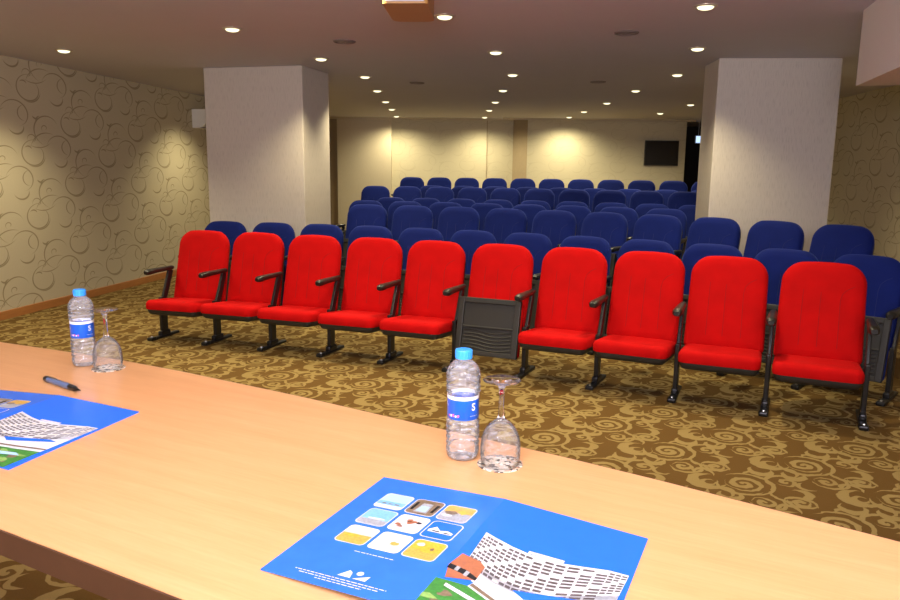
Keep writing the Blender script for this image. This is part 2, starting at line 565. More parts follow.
# free-standing pillars
def pillar(name, c0, width, depth, ang):
    bm = bmesh.new(); box(bm, 0, width, 0, depth, 0, HC, bevel=.006, seg=1)
    return tag(mesh(name, bm, M['pillar'], loc=(*c0, 0), rot=(0, 0, ang)), kind='structure')
pillar('wall_pillar_left', (-2.63, 8.12), 1.135, .66, math.atan2(-.30, 1.14))
pillar('wall_pillar_right', (2.430, 7.043), 1.085, .52, math.atan2(-.09, 1.05))

# dropped bulkhead at upper right
bx_ang = math.atan2(-.27, 1)
bm = bmesh.new()
box(bm, 0, 2.4, -2.2, 0, 2.05, HC)
tag(mesh('wall_bulkhead', bm, M['bulkhead'], loc=(2.623, 4.997, 0), rot=(0, 0, math.atan2(-.262, .965))), kind='structure')

# raised floors: concentric tiers under the blue rows and a low stage under the table
CX, CY = -4.243, -2.959
def arc_pt(R, a): return (CX + R * math.sin(a), CY + R * math.cos(a))
def tier(name, R, z0, z1, a0, a1):
    pts = [arc_pt(R, a0 + (a1 - a0) * i / 40) for i in range(41)]
    last = pts[-1]
    poly = pts + [(wr(last[1]) - .02, last[1]), (wr(15.8) - .02, 16.0), (pts[0][0], 16.0)]
    poly = [(max(x, wl(y) + .02), y) for x, y in poly]
    bm = bmesh.new(); prism(bm, poly, z0, z1)
    tag(mesh(name, bm, M['carpet']), kind='structure')
tier('floor_tier', 11.22, 0, .151, .155, .80)
tier('floor_tier.001', 14.86, .151, .291, .155, .66)
tier('floor_tier.002', 17.02, .291, .422, .155, .56)
bm = bmesh.new()
prism(bm, [(-4.2, -2.55), (3.2, -2.55), (3.2, .45), (.7, 1.35), (-.7, 2.25), (-1.6, 2.65), (-4.2, 3.3)], 0, .2)
tag(mesh('floor_stage', bm, M['carpet']), kind='structure')

# ------------------------------------------------------------------ auditorium chairs
PITCHM = .547
def back_M(): return Matrix.Translation((0, .138, .300)) @ Matrix.Rotation(math.radians(-13.5), 4, 'X')

def make_chair(name, fab, seam_mat, folded):
    t = empty(name)
    w = .512
    bm = bmesh.new()
    pillow(bm, w, .648, .125, .045, [(.03, .03), (.006, .026), (0, .012), (.002, -.012), (.012, -.03), (.032, -.041), (.075, -.047)], taper=.05, n=9, M4=back_M(), crown=.022)
    back = mesh('backrest', bm, fab, t, True)
    # stitched seam lines on the front
    bm = bmesh.new()
    yy = -.0475
    for x, zt in ((-.115, .46), (-.01, .45), (.105, .40)):
        tube(bm, [(x, yy, .10), (x * .99, yy, .25), (x * .97, yy, zt)], .0016, 5)
    tube(bm, [(.102, yy, .40), (.112, yy, .445), (.14, yy, .475), (.178, yy + .0015, .495)], .0016, 5)
    bmesh.ops.transform(bm, matrix=back_M(), verts=bm.verts)
    mesh('seam', bm, seam_mat, back)
    bm = bmesh.new()
    pillow(bm, w * .97, .62, .12, .03, [(.03, .062), (.008, .056), (0, .046), (0, .027)], taper=.05, M4=back_M(), crown=.022)
    mesh('back_shell', bm, M['shell'], t, True)
    # seat: local plane x/z -> laid flat (z becomes forward -y)
    if not folded:
        lay = Matrix.Translation((0, .19, .385)) @ Matrix.Rotation(math.radians(93), 4, 'X')
        # after the turn the pillow's z runs forward (-y) and its -y side faces up
        fl = Matrix(((1, 0, 0, 0), (0, 0, -1, .155), (0, -1, 0, .268), (0, 0, 0, 1)))
        tl = Matrix.Rotation(math.radians(-5.5), 4, 'X')
        bm = bmesh.new()
        pillow(bm, .492, .485, .06, .03, [(.02, 0), (.004, -.004), (0, -.02), (0, -.05), (.008, -.068), (.025, -.079), (.06, -.083)], n=6, M4=tl @ fl)
        seat = mesh('seat', bm, fab, t, True)
        bm = bmesh.new()
        pillow(bm, .478, .465, .05, .02, [(.05, .045), (.02, .038), (.004, .018), (0, 0), (.0, -.006)], n=5, M4=tl @ fl)
        mesh('seat_pan', bm, M['shell'], t, True)
    else:
        # tipped up: the underside of the seat faces the stage
        up = Matrix.Translation((0, -.080, .125)) @ Matrix.Rotation(math.radians(-13), 4, 'X')
        bm = bmesh.new()
        pillow(bm, .49, .425, .035, .035, [(.02, .085), (.004, .07), (0, .04), (.002, .018)], n=5, M4=up)
        mesh('seat', bm, fab, t, True)
        bm = bmesh.new()
        W, Hh = .485, .43
        # frame of the underside
        for a in ((-W / 2, -W / 2 + .045, 0, Hh), (W / 2 - .045, W / 2, 0, Hh)):
            box(bm, a[0], a[1], -.022, .02, a[2], a[3], bevel=.006, M4=up)
        for a in ((0, .035), (Hh - .04, Hh), (.205, .22)):
            box(bm, -W / 2 + .04, W / 2 - .04, -.018, .02, a[0], a[1], bevel=.005, M4=up)
        box(bm, -W / 2 + .03, W / 2 - .03, -.002, .018, .02, Hh - .02, M4=up)
        pan = mesh('seat_pan', bm, M['shell'], t)
        bm = bmesh.new()
        for k in range(6):
            z = .05 + k * .026
            tube(bm, [(x / 10 * .37 - .185, -.004, z + .010 * math.sin(x / 10 * 2 * PI + .6)) for x in range(11)], .0055, 6)
        bmesh.ops.transform(bm, matrix=up, verts=bm.verts)
        mesh('rib', bm, M['shell'], pan, True)
    return t

def stand(t, x):
    bm = bmesh.new()
    box(bm, x - .015, x + .015, -.04, .04, .015, .36, bevel=.006)
    box(bm, x - .024, x + .024, -.20, .185, 0, .022, bevel=.008)
    box(bm, x - .028, x + .028, -.205, -.14, 0, .030, bevel=.010)
    box(bm, x - .022, x + .022, -.065, .065, .015, .06, bevel=.012)
    leg = mesh('leg', bm, M['black_metal'], t)
    bm = bmesh.new()
    lathe(bm, [(0, .037), (.008, .036), (.010, .030), (.010, .027)], 10)
    mesh('bolt', bm, M['steel'], leg, loc=(x, -.172, 0))
    bm = bmesh.new()
    sup = Matrix.Translation((x, .02, .34)) @ Matrix.Rotation(math.radians(-24), 4, 'X')
    box(bm, -.012, .012, -.03, .03, 0, .27, bevel=.006, M4=sup)
    mesh('arm_support', bm, M['black_metal'], t)
    bm = bmesh.new()
    # armrest: rounded bar, wider and drooping at the front tip
    secs = [(.165, .015, .012, .600), (.150, .020, .018, .600), (.05, .026, .019, .600), (-.07, .029, .021, .600), (-.15, .032, .024, .598), (-.185, .030, .023, .596), (-.205, .018, .014, .594)]
    rings = []
    for y, a, b, z in secs:
        rings.append([bm.verts.new((x + a * math.copysign(abs(math.cos(q)) ** .7, math.cos(q)), y, z + b * math.copysign(abs(math.sin(q)) ** .7, math.sin(q)))) for q in [2 * PI * k / 14 for k in range(14)]])
    for a, b in zip(rings, rings[1:]):
        for k in range(14):
            bm.faces.new([a[k], a[(k + 1) % 14], b[(k + 1) % 14], b[k]])
    bm.faces.new(rings[0]); bm.faces.new(rings[-1])
    mesh('armrest', bm, M['black'], t, True)

HALF = PITCHM / 2
def full(name, fab, seam, folded, end=False):
    t = make_chair(name, fab, seam, folded)
    stand(t, -HALF)
    if end: stand(t, HALF)
    return t
protos = {
    ('red', False, False): full('auditorium_chair', M['red'], M['red_seam'], False),
    ('red', True, False): full('auditorium_chair', M['red'], M['red_seam'], True),
    ('red', False, True): full('auditorium_chair', M['red'], M['red_seam'], False, True),
    ('blue', True, False): full('auditorium_chair', M['blue'], M['blue_seam'], True),
    ('blue', True, True): full('auditorium_chair', M['blue'], M['blue_seam'], True, True),
}
used = set()
def place(key, x, y, z, rz, label, group, sx=1.):
    p = protos[key]
    if key in used:
        o = copy_tree(p)
    else:
        o = p; used.add(key)
    o.location = (x, y, z); o.rotation_euler = (0, 0, rz); o.scale = (sx, 1, 1)
    tag(o, label, 'chair', group)
    return o

TOPB = .285     # the crest of the backrest stands this far behind the leg line
# front red row
rcx, rcy, rR, ra0, rp = -8.128, -14.357, 21.532, .26266, .54827
dx = [.004, -.005, -.007, -.004, -.012, -.014, -.004, -.012, -.016, -.006]
dy = [0, 0, -.02, -.02, -.03, -.03, -.015, -.01, -.015, -.03]
for i in range(10):
    th = ra0 + rp / rR * (i + .5)
    x = rcx + rR * math.sin(th) + dx[i]; y = rcy + rR * math.cos(th) + dy[i]
    flip = (i == 5)
    end = (i == 9)
    lab = {0: 'red auditorium chair with seat down at the left end of the front row',
           5: 'red auditorium chair with seat tipped up showing its dark ribbed underside',
           9: 'red auditorium chair with seat down at the right end of the front row'}.get(i)
    if lab is None:
        if i < 5:
            lab = 'red auditorium chair with seat down, %s from the left end of the front row' % ORD[i]
        elif i == 6:
            lab = 'red auditorium chair with seat down, just right of the tipped-up red chair'
        else:
            lab = 'red auditorium chair with seat down, %s from the right end of the front row' % ORD[9 - i]
    th -= math.radians({8: 4, 9: 3.5}.get(i, 0))
    place(('red', flip, end), x, y, 0, -th, lab, 'red chairs in the front row')
rows = [
    # name, centre, R at the crest, a0, pitch, floor, count
    ('first blue row', (-4.452, -2.890), 10.936, .19155, .5466, 0., 12),
    ('second blue row', (-2.697, 1.5106), 7.4366, .23402, .5634, .151, 10),
    ('third blue row', (CX, CY), 13.284, .237, .553, .151, 8),
    ('fourth blue row', (CX, CY), 14.515, .233, .543, .151, 9),
    ('fifth blue row', (CX, CY), 15.636, .193, .546, .291, 10),
    ('sixth blue row', (CX, CY), 16.62, .2382, .566, .291, 9),
    ('rearmost blue row', (CX, CY), 17.762, .198, .538, .422, 11),
]
for rn, (cx, cy), R, a0, p, z, n in rows:
    for i in range(n):
        th = a0 + p / R * i
        r = R - TOPB
        x, y = cx + r * math.sin(th), cy + r * math.cos(th)
        if i == 0: w = 'at the left end of the %s' % rn
        elif i == n - 1: w = 'at the right end of the %s' % rn
        elif i < n / 2: w = '%s from the left in the %s' % (ORD[i], rn)
        else: w = '%s from the right in the %s' % (ORD[n - 1 - i], rn)
        sx = min(p * r / R / PITCHM, 1.04)
        place(('blue', True, i == n - 1), x, y, z, -th, 'navy blue auditorium chair ' + w, 'blue chairs in the ' + rn.split(' directly')[0].split(' nearest')[0], sx)

# ------------------------------------------------------------------ conference table on the stage
TZ = .938
far = [(-2.55, 2.66), (-1.95, 2.46), (-1.398, 2.248), (-1.115, 2.128), (-.932, 2.045), (-.723, 1.935), (-.359, 1.722), (-.062, 1.533), (.217, 1.358), (.379, 1.248), (.678, 1.033), (1.25, .60), (1.75, .19)]
near = [(1.38, -.14), (-.331, .861), (-.475, .938), (-.676, 1.044), (-2.2, 1.86)]
poly = far + near
t = empty('conference_table', (-.3, 1.3, .2))
tag(t, 'long beech laminate conference table with brown edge strip on the stage', 'table')
inv = Matrix.Translation((.3, -1.3, -.2))
bm = bmesh.new(); prism(bm, poly, TZ - .040, TZ)
bmesh.ops.transform(bm, matrix=inv, verts=bm.verts)
mesh('tabletop', bm, M['beech'], t)
cxp = sum(p[0] for p in poly) / len(poly); cyp = sum(p[1] for p in poly) / len(poly)
bm = bmesh.new()
k = len(poly)
def offs(d):
    out = []
    for i in range(k):
        a, b, c = Vector(poly[i - 1]), Vector(poly[i]), Vector(poly[(i + 1) % k])
        n1 = Vector(((b - a).y, -(b - a).x)).normalized(); n2 = Vector(((c - b).y, -(c - b).x)).normalized()
        n_ = (n1 + n2).normalized()
        if (b - Vector((cxp, cyp))).dot(n_) < 0: n_ = -n_
        out.append(b + n_ * d)
    return out
oi, oo = offs(.0005), offs(.0035)
for i in range(k):
    j = (i + 1) % k
    v = [bm.verts.new((q.x, q.y, z)) for q, z in ((oi[i], TZ - .0415), (oi[j], TZ - .0415), (oi[j], TZ - .0008), (oi[i], TZ - .0008), (oo[i], TZ - .0415), (oo[j], TZ - .0415), (oo[j], TZ - .0008), (oo[i], TZ - .0008))]
    for q in ((0, 1, 2, 3), (7, 6, 5, 4), (3, 2, 6, 7), (0, 4, 5, 1)):
        bm.faces.new([v[a] for a in q])
bmesh.ops.remove_doubles(bm, verts=bm.verts, dist=1e-5)
bmesh.ops.transform(bm, matrix=inv, verts=bm.verts)
mesh('edge_band', bm, M['walnut'], t)
for (x, y) in ((-2.05, 2.08), (1.28, .16)):
    bm = bmesh.new()
    L4 = Matrix.Translation((x + .3, y - 1.3, 0)) @ Matrix.Rotation(math.radians(-30), 4, 'Z')
    box(bm, -.03, .03, -.27, .27, 0, TZ - .24, bevel=.003, M4=L4)
    mesh('leg', bm, M['beech'], t)

# ------------------------------------------------------------------ bottles, goblets, coasters
def text_on_cyl(body, size, r, a0, z, mat, parent, name):
    cu_ = bpy.data.curves.new('t', 'FONT'); cu_.body = body; cu_.size = size; cu_.resolution_u = 4
    cu_.offset = size * .012
    ob = bpy.data.objects.new('t', cu_); COL.objects.link(ob)
    bpy.context.view_layer.update()
    me = bpy.data.meshes.new_from_object(ob.evaluated_get(bpy.context.evaluated_depsgraph_get()))
    bpy.data.objects.remove(ob)
    for v in me.vertices:
        a = a0 + v.co.x / r
        v.co = Vector((r * math.cos(a), r * math.sin(a), z + v.co.y))
    me.name = name
    me.materials.clear(); me.materials.append(mat)
    o = bpy.data.objects.new(name, me); COL.objects.link(o); o.parent = parent
    return o

def cyl_patch(bm, r, a0, a1, z0, z1, n=12, mi=0):
    lo = [bm.verts.new((r * math.cos(a0 + (a1 - a0) * i / n), r * math.sin(a0 + (a1 - a0) * i / n), z0)) for i in range(n + 1)]
    hi = [bm.verts.new((v.co.x, v.co.y, z1)) for v in lo]
    for i in range(n):
        bm.faces.new([lo[i], lo[i + 1], hi[i + 1], hi[i]]).material_index = mi

def make_bottle():
    t = empty('water_bottle')
    prof = [(0, .006), (.012, .004), (.020, 0), (.027, .0015), (.0305, .008), (.0315, .016)]
    z = .020
    for a in range(5):                                     # ribs of the lower body
        prof += [(.0318, z + .002), (.0296, z + .0055), (.0318, z + .009)]; z += .0105
    prof += [(.0300, .0765), (.0292, .080), (.0290, .125), (.0300, .1285), (.0320, .131)]
    z = .133
    for a in range(3):
        prof += [(.0326, z), (.0304, z + .0035), (.0326, z + .007)]; z += .0085
    prof += [(.0326, .159), (.0318, .167), (.0295, .175), (.0255, .182), (.0200, .1875), (.0145, .191), (.0125, .1935), (.0125, .206)]
    bm = bmesh.new(); lathe(bm, prof, 40)
    mesh('bottle_body', bm, M['pet'], t, True)
    wp = [(max(r - .0012, 0), zz + .0008) for r, zz in prof if zz < .166]
    bm = bmesh.new(); lathe(bm, wp + [(0, wp[-1][1])], 32)
    mesh('water', bm, M['water'], t, True)
    bm = bmesh.new(); lathe(bm, [(.0297, .081), (.0300, .0815), (.0300, .1195), (.0297, .1195)], 48)
    lab = mesh('label', bm, M['label_blue'], t, True)
    bm = bmesh.new(); lathe(bm, [(.0300, .1195), (.0303, .1195), (.0303, .1262), (.0300, .1262)], 48)
    mesh('label_border', bm, M['label_white'], lab, True)
    text_on_cyl('S', .0200, .0304, -PI / 2 + .54, .1000, M['label_white'], lab, 'label_letter')
    bm = bmesh.new()
    for (a, w_, zz, h_) in ((-1.42, .10, .107, .006), (-1.22, .05, .105, .004)):
        cyl_patch(bm, .0304, -PI / 2 + a, -PI / 2 + a + w_, zz, zz + h_, 3)
    mesh('label_mark', bm, M['label_white'], lab)
    bm = bmesh.new()
    for q in range(5):
        a = -1.05 + q * .17
        cyl_patch(bm, .0304, -PI / 2 + a, -PI / 2 + a + .11, .0875 - .0008 * (q % 2), .0905 + .001 * (q % 3), 3, q % 2)
    for q in range(4):
        a = .45 + q * .15
        cyl_patch(bm, .0304, -PI / 2 + a, -PI / 2 + a + .08, .0885, .0898, 3, 1)
    mesh('label_small_print', bm, [M['label_pink'], M['label_white']], lab)
    bm = bmesh.new()
    n = 40
    cp = [(.0128, .1945), (.0158, .1945), (.0160, .196), (.0160, .2090), (.0150, .2112), (.0120, .2120), (0, .2120)]
    lathe(bm, cp, n)
    for v in bm.verts:                                     # knurled side
        if .1950 < v.co.z < .2095:
            a = round(math.atan2(v.co.y, v.co.x) / (2 * PI / n))
            s_ = 1 + (.02 if a % 2 else -.015)
            v.co.x *= s_; v.co.y *= s_
    mesh('cap', bm, M['cap'], t)
    return t

def make_goblet():
    t = empty('goblet')
    outer = [(.0355, .0), (.0362, .004), (.0374, .018), (.0374, .034), (.0355, .050), (.0305, .064), (.0230, .075), (.0145, .082), (.0085, .0865)]
    bm = bmesh.new()
    lathe(bm, outer, 40)
    lathe(bm, [(r - .0014, z) for r, z in outer[:-2]] + [(.010, .0785), (0, .080)], 40)
    mesh('bowl', bm, M['goblet'], t, True)
    bm = bmesh.new()
    lathe(bm, [(0, .0835), (.0080, .0860), (.0066, .090), (.0060, .096), (.0048, .105), (.0045, .130), (.0055, .146), (.010, .153), (.020, .157), (.0335, .1595), (.0350, .1608), (.0335, .162), (0, .1628)], 36)
    mesh('stem', bm, M['stem'], t, True)
    return t

def make_disc():
    bm = bmesh.new(); lathe(bm, [(0, 0), (.0425, 0), (.0430, .0008), (.0425, .0018), (0, .0018)], 40)  # thin disc carrying the mottled colours under each goblet
    return mesh('disc', bm, M['disc'], None, True)

b1 = make_bottle(); b1.location = (.027, 1.352, TZ + .0002); b1.rotation_euler = (0, 0, math.radians(0))
tag(b1, 'clear water bottle with blue cap and label, beside the goblet near table centre', 'bottle', 'water bottles on the table')
b2 = copy_tree(b1); b2.location = (-1.008, 1.990, TZ + .0002); b2.rotation_euler = (0, 0, math.radians(24))
tag(b2, 'clear water bottle with blue cap, farther one on the left part of the table', 'bottle', 'water bottles on the table')
c1 = make_disc(); c1.location = (.097, 1.316, TZ + .0002)
tag(c1, 'round mottled cream and brown coaster under the goblet near table centre', 'disc', 'coasters on the table')
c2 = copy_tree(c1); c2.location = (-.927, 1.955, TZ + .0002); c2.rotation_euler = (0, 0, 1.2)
tag(c2, 'round mottled coaster under the goblet on the left part of the table', 'disc', 'coasters on the table')
g1 = make_goblet(); g1.location = (.097, 1.316, TZ + .0021)
tag(g1, 'clear stemmed goblet standing upside down beside the nearer water bottle', 'glass', 'goblets on the table')
g2 = copy_tree(g1); g2.location = (-.927, 1.955, TZ + .0021)
tag(g2, 'clear stemmed goblet standing upside down by the left water bottle', 'glass', 'goblets on the table')

# pen
p0, p1 = Vector((-1.030, 1.826, TZ + .0078)), Vector((-.890, 1.726, TZ + .0078))
d = p1 - p0; L = d.length
t = empty('pen', p0, math.atan2(d.y, d.x))
tag(t, 'slate blue pen with black ends lying by the left brochure', 'pen')
def along(prof, n=14):
    bm = bmesh.new(); lathe(bm, prof, n)
    bmesh.ops.transform(bm, matrix=Matrix.Rotation(math.radians(90), 4, 'Y'), verts=bm.verts)
    return bm
mesh('barrel', along([(.0064, .016), (.0075, .020), (.0075, L * .70), (.0068, L * .74)]), M['pen_body'], t, True)
mesh('cap_end', along([(0, 0), (.0058, .001), (.0076, .006), (.0076, .018), (0, .019)]), M['pen_black'], t, True)
mesh('grip', along([(.0070, L * .70), (.0076, L * .72), (.0066, L * .86), (.0030, L * .93), (.0010, L), (0, L)]), M['pen_black'], t, True)
bm = bmesh.new(); box(bm, .012, .060, -.0016, .0016, .0074, .0092, bevel=.0006)
mesh('clip', bm, M['steel'], t)

# ------------------------------------------------------------------ brochures
PW, PH, RISE = .233, .342, .011
def zs(x): return RISE * (1 - abs(x) / PW) ** 1.0
SHEAR = .055
class Page:
    def __init__(s, side): s.bm = bmesh.new(); s.mats = []; s.side = side
    def mi(s, key):
        if key not in s.mats: s.mats.append(key)
        return s.mats.index(key)
    def poly(s, pts, key, lev):
        lo, hi = (.0005, PW - .0005) if s.side > 0 else (-PW + .0005, -.0005)
        pts = [(min(max(x + SHEAR * y * .8, lo), hi), y) for x, y in pts]     # the page is very slightly askew
        vs = [s.bm.verts.new((x, y, zs(x) + .0016 + lev * .00018)) for x, y in pts]
        f = s.bm.faces.new(vs); f.material_index = s.mi(key)
        if f.normal.z < 0: f.normal_flip()
    def rr(s, cx, cy, w, h, r, key, lev, clip=None, n=4):
        pts = []
        for (sx_, sy_, a0) in ((1, 1, 0), (-1, 1, 90), (-1, -1, 180), (1, -1, 270)):
            for k_ in range(n + 1):
                a = math.radians(a0 + 90 * k_ / n)
                pts.append((cx + sx_ * (w / 2 - r) + r * math.cos(a), cy + sy_ * (h / 2 - r) + r * math.sin(a)))
        if clip:
            y0, y1 = clip
            pts = [(x, min(max(y, y0), y1)) for x, y in pts]
            q = []
            for p in pts:
                if not q or (abs(p[0] - q[-1][0]) + abs(p[1] - q[-1][1])) > 1e-6: q.append(p)
            pts = q
        s.poly(pts, key, lev)
    def blob(s, cx, cy, rx, ry, key, lev, n=9, jit=.3):
        s.poly([(cx + rx * (1 + random.uniform(-jit, jit)) * math.cos(2 * PI * i / n), cy + ry * (1 + random.uniform(-jit, jit)) * math.sin(2 * PI * i / n)) for i in range(n)], key, lev)
    def build(s, name, parent):
        for v in s.bm.verts: v.co.x -= SHEAR * v.co.y
        me = bpy.data.meshes.new(name); s.bm.to_mesh(me); s.bm.free()
        for k_ in s.mats: me.materials.append(M[k_])
        o = bpy.data.objects.new(name, me); COL.objects.link(o); o.parent = parent
        return o
    def sheet(s, x0, x1, key):
        lo = []; hi = []
        for y in (0, -PH):
            for x in (x0, x1):
                lo.append(s.bm.verts.new((x, y, zs(x)))); hi.append(s.bm.verts.new((x, y, zs(x) + .0016)))
        f = [(hi[0], hi[2], hi[3], hi[1]), (lo[0], lo[1], lo[3], lo[2]), (lo[0], hi[0], hi[1], lo[1]), (lo[2], lo[3], hi[3], hi[2]), (lo[0], lo[2], hi[2], hi[0]), (lo[1], hi[1], hi[3], lo[3])]
        for q in f: s.bm.faces.new(q).material_index = s.mi(key)

def make_brochure():
    t = empty('brochure')
    # back page: nine photo tiles, two lines of small print and a hill emblem
    P = Page(-1); P.sheet(-PW, 0, 'ink_blue')
    P.mi('ink_white')
    cxs, cys = (-.162, -.104, -.047), (-.082, -.142, -.204)
    tw, th_ = .0525, .054
    body = [['ink_pale', 'ink_brown', 'ink_amber'], ['ink_teal', 'ink_white', 'ink_sky'], ['ink_amber', 'ink_cream', 'ink_gold']]
    for r_ in range(3):
        for c_ in range(3):
            cx_, cy_ = cxs[c_] - .002 * r_ * 0 + (r_ * .005), cys[r_]
            P.rr(cx_, cy_, tw, th_, .008, 'ink_white', 1)
            key = body[r_][c_]
            w_, h_ = tw - .003, th_ - .003
            P.rr(cx_, cy_, w_, h_, .007, key, 2)
            y0, y1 = cy_ - h_ / 2, cy_ + h_ / 2
            if (r_, c_) == (0, 0):
                P.rr(cx_, cy_, w_, h_, .007, 'ink_teal', 3, (y0, y0 + h_ * .45))
                P.rr(cx_, cy_, w_, h_, .007, 'ink_white', 4, (y0, y0 + h_ * .18))
                for q in range(3): P.blob(cx_ - .012 + q * .012, y0 + h_ * .28, .005, .002, 'ink_brown', 5)
            elif (r_, c_) == (0, 1):
                P.poly([(cx_ - .012, y0 + .006), (cx_ + .012, y0 + .006), (cx_ + .009, y1 - .012), (cx_ - .009, y1 - .012)], 'ink_grey', 3)
                P.poly([(cx_ - .009, y0 + .010), (cx_ + .009, y0 + .010), (cx_ + .007, y1 - .022), (cx_ - .007, y1 - .022)], 'ink_pale', 4)
                for sx_ in (-1, 1):
                    P.poly([(cx_ + sx_ * .016, y0 + .012), (cx_ + sx_ * .021, y0 + .012), (cx_ + sx_ * .021, y1 - .012), (cx_ + sx_ * .016, y1 - .012)][::sx_], 'ink_black', 4)
            elif (r_, c_) == (0, 2):
                P.rr(cx_, cy_, w_, h_, .007, 'ink_grey', 3, (y0, y0 + h_ * .55))
                P.blob(cx_ - .008, cy_, .012, .006, 'ink_brown', 4); P.blob(cx_ + .008, cy_ + .006, .010, .007, 'ink_gold', 4)
                P.blob(cx_ - .012, cy_ - .012, .009, .004, 'ink_white', 5)
            elif (r_, c_) == (1, 0):
                P.rr(cx_, cy_, w_, h_, .007, 'ink_grey', 3, (y0, y0 + h_ * .32))
                P.blob(cx_ + .004, y0 + h_ * .38, .014, .003, 'ink_cream', 4)
            elif (r_, c_) == (1, 1):
                for q in range(9):
                    P.blob(cx_ + random.uniform(-.018, .018), cy_ + random.uniform(-.018, .014), .005, .004, random.choice(['ink_black', 'ink_brick', 'ink_pink', 'ink_brown']), 3 + q % 3)
            elif (r_, c_) == (1, 2):
                P.poly([(cx_ - .021, cy_ - .003), (cx_ - .012, cy_ + .008), (cx_ - .002, cy_ - .002), (cx_ + .010, cy_ + .001), (cx_ + .021, cy_ - .004), (cx_ + .020, cy_ - .010), (cx_ - .020, cy_ - .009)], 'ink_white', 3)
                P.blob(cx_ - .008, cy_ - .006, .008, .0016, 'ink_black', 4); P.blob(cx_ + .010, cy_ - .007, .006, .0014, 'ink_black', 4)
            elif (r_, c_) == (2, 0):
                P.rr(cx_, cy_, w_, h_, .007, 'ink_cream', 3, (y0 + h_ * .52, y1))
                P.blob(cx_ - .005, cy_ - .004, .014, .004, 'ink_gold', 4)
            elif (r_, c_) == (2, 1):
                P.rr(cx_, cy_, w_, h_, .007, 'ink_white', 3, (y0 + h_ * .45, y1))
                P.blob(cx_ + .008, cy_ - .002, .007, .005, 'ink_amber', 4); P.blob(cx_ - .006, cy_ - .010, .011, .004, 'ink_pink', 4)
            else:
                P.rr(cx_, cy_, w_, h_, .007, 'ink_amber', 3, (y0, y0 + h_ * .45))
                P.blob(cx_ + .004, cy_ - .002, .014, .007, 'ink_gold', 4); P.blob(cx_ + .010, cy_ + .004, .003, .004, 'ink_brown', 5)
                P.blob(cx_ - .012, cy_ + .012, .006, .005, 'ink_cream', 4)
    # small unreadable print set as broken hairlines
    def line(xa, xb, y, h_, key='ink_white'):
        x = xa
        while x < xb:
            w_ = random.uniform(.003, .010)
            P.poly([(x, y), (min(x + w_, xb), y), (min(x + w_, xb), y + h_), (x, y + h_)], key, 1)
            x += w_ + .0016
    line(-.128, -.062, -.2475, .0016)
    for q, (xa, xb) in enumerate(((-.176, -.030), (-.166, -.040), (-.136, -.062))):
        line(xa, xb, -.3275 - q * .0052 + .008, .0016)
    ey = -.311
    P.poly([(-.112, ey), (-.092, ey), (-.096, ey + .013), (-.102, ey + .017)], 'ink_white', 1)
    P.poly([(-.088, ey), (-.068, ey), (-.067, ey + .013), (-.074, ey + .009)], 'ink_white', 1)
    P.rr(-.0845, ey + .0145, .010, .010, .0049, 'ink_white', 1, n=5)
    P.build('back_page', t)
    # front page: a tall curved white building full of balconies over a garden
    P = Page(1); P.sheet(0, PW, 'ink_sky')
    roof = [(.020, -.117), (.038, -.124), (.068, -.134), (.098, -.140), (.147, -.138), (.207, -.120), (PW, -.118)]
    base = [(.030, -.212), (.054, -.222), (.082, -.234), (.112, -.240), (.155, -.232), (.207, -.202), (PW, -.184)]
    def lerp(a, b, f): return (a[0] + (b[0] - a[0]) * f, a[1] + (b[1] - a[1]) * f)
    def curve(pts, f):
        f *= len(pts) - 1; i = min(int(f), len(pts) - 2)
        return lerp(pts[i], pts[i + 1], f - i)
    nn = 18
    for i in range(nn):
        a, b = i / nn, (i + 1) / nn
        P.poly([curve(roof, a), curve(base, a), curve(base, b), curve(roof, b)], 'ink_white', 1)
    # rooftop block
    P.poly([(.094, -.1385), (.146, -.1385), (.146, -.130), (.094, -.132)], 'ink_white', 1)
    for q in range(5): P.poly([(.100 + q * .009, -.136), (.105 + q * .009, -.136), (.105 + q * .009, -.1335), (.100 + q * .009, -.1335)], 'ink_grey', 2)
    nc, nr = 19, 10
    for r_ in range(nr):
        for c_ in range(nc):
            if r_ > 7 and c_ > 15: continue
            fa, fb = (c_ + .10) / nc, (c_ + .90) / nc
            ga, gb = .06 + (r_ + .10) / nr * .94, .06 + (r_ + .72) / nr * .94
            q = [lerp(curve(roof, fa), curve(base, fa), ga), lerp(curve(roof, fa), curve(base, fa), gb), lerp(curve(roof, fb), curve(base, fb), gb), lerp(curve(roof, fb), curve(base, fb), ga)]
            P.poly(q, 'ink_window' if (c_ + r_) % 5 else 'ink_cream', 2)
    # lower annex, pool terrace, garden
    P.poly([(.055, -.209), (.112, -.228), (.155, -.222), (PW, -.172), (PW, -.225), (.16, -.252), (.09, -.262), (.055, -.245)], 'ink_white', 1)
    P.poly([(.110, -.236), (.200, -.208), (.222, -.212), (.130, -.248)], 'ink_sky', 3)
    P.poly([(.016, -.190), (.046, -.196), (.058, -.206), (.060, -.242), (.022, -.256), (.012, -.225)], 'ink_brick', 3)
    P.poly([(.013, -.222), (.040, -.226), (.060, -.236), (.060, -.243), (.034, -.236), (.013, -.233)], 'ink_black', 4)
    P.poly([(.024, -.223), (.030, -.224), (.030, -.235), (.024, -.234)], 'ink_grey', 5)
    P.poly([(.040, -.227), (.046, -.229), (.046, -.241), (.040, -.239)], 'ink_grey', 5)
    P.poly([(.060, -.246), (.09, -.262), (.16, -.252), (PW, -.225), (PW, -.262), (.17, -.272), (.10, -.278), (.055, -.262)], 'ink_white', 1)
    P.poly([(.060, -.250), (.10, -.268), (.17, -.258), (PW, -.246), (PW, -.252), (.17, -.264), (.10, -.274), (.058, -.256)], 'ink_brown', 4)
    P.poly([(.001, -.262), (.055, -.258), (.10, -.278), (.17, -.272), (PW, -.262), (PW, -PH + .001), (.001, -PH + .001)], 'ink_green', 3)
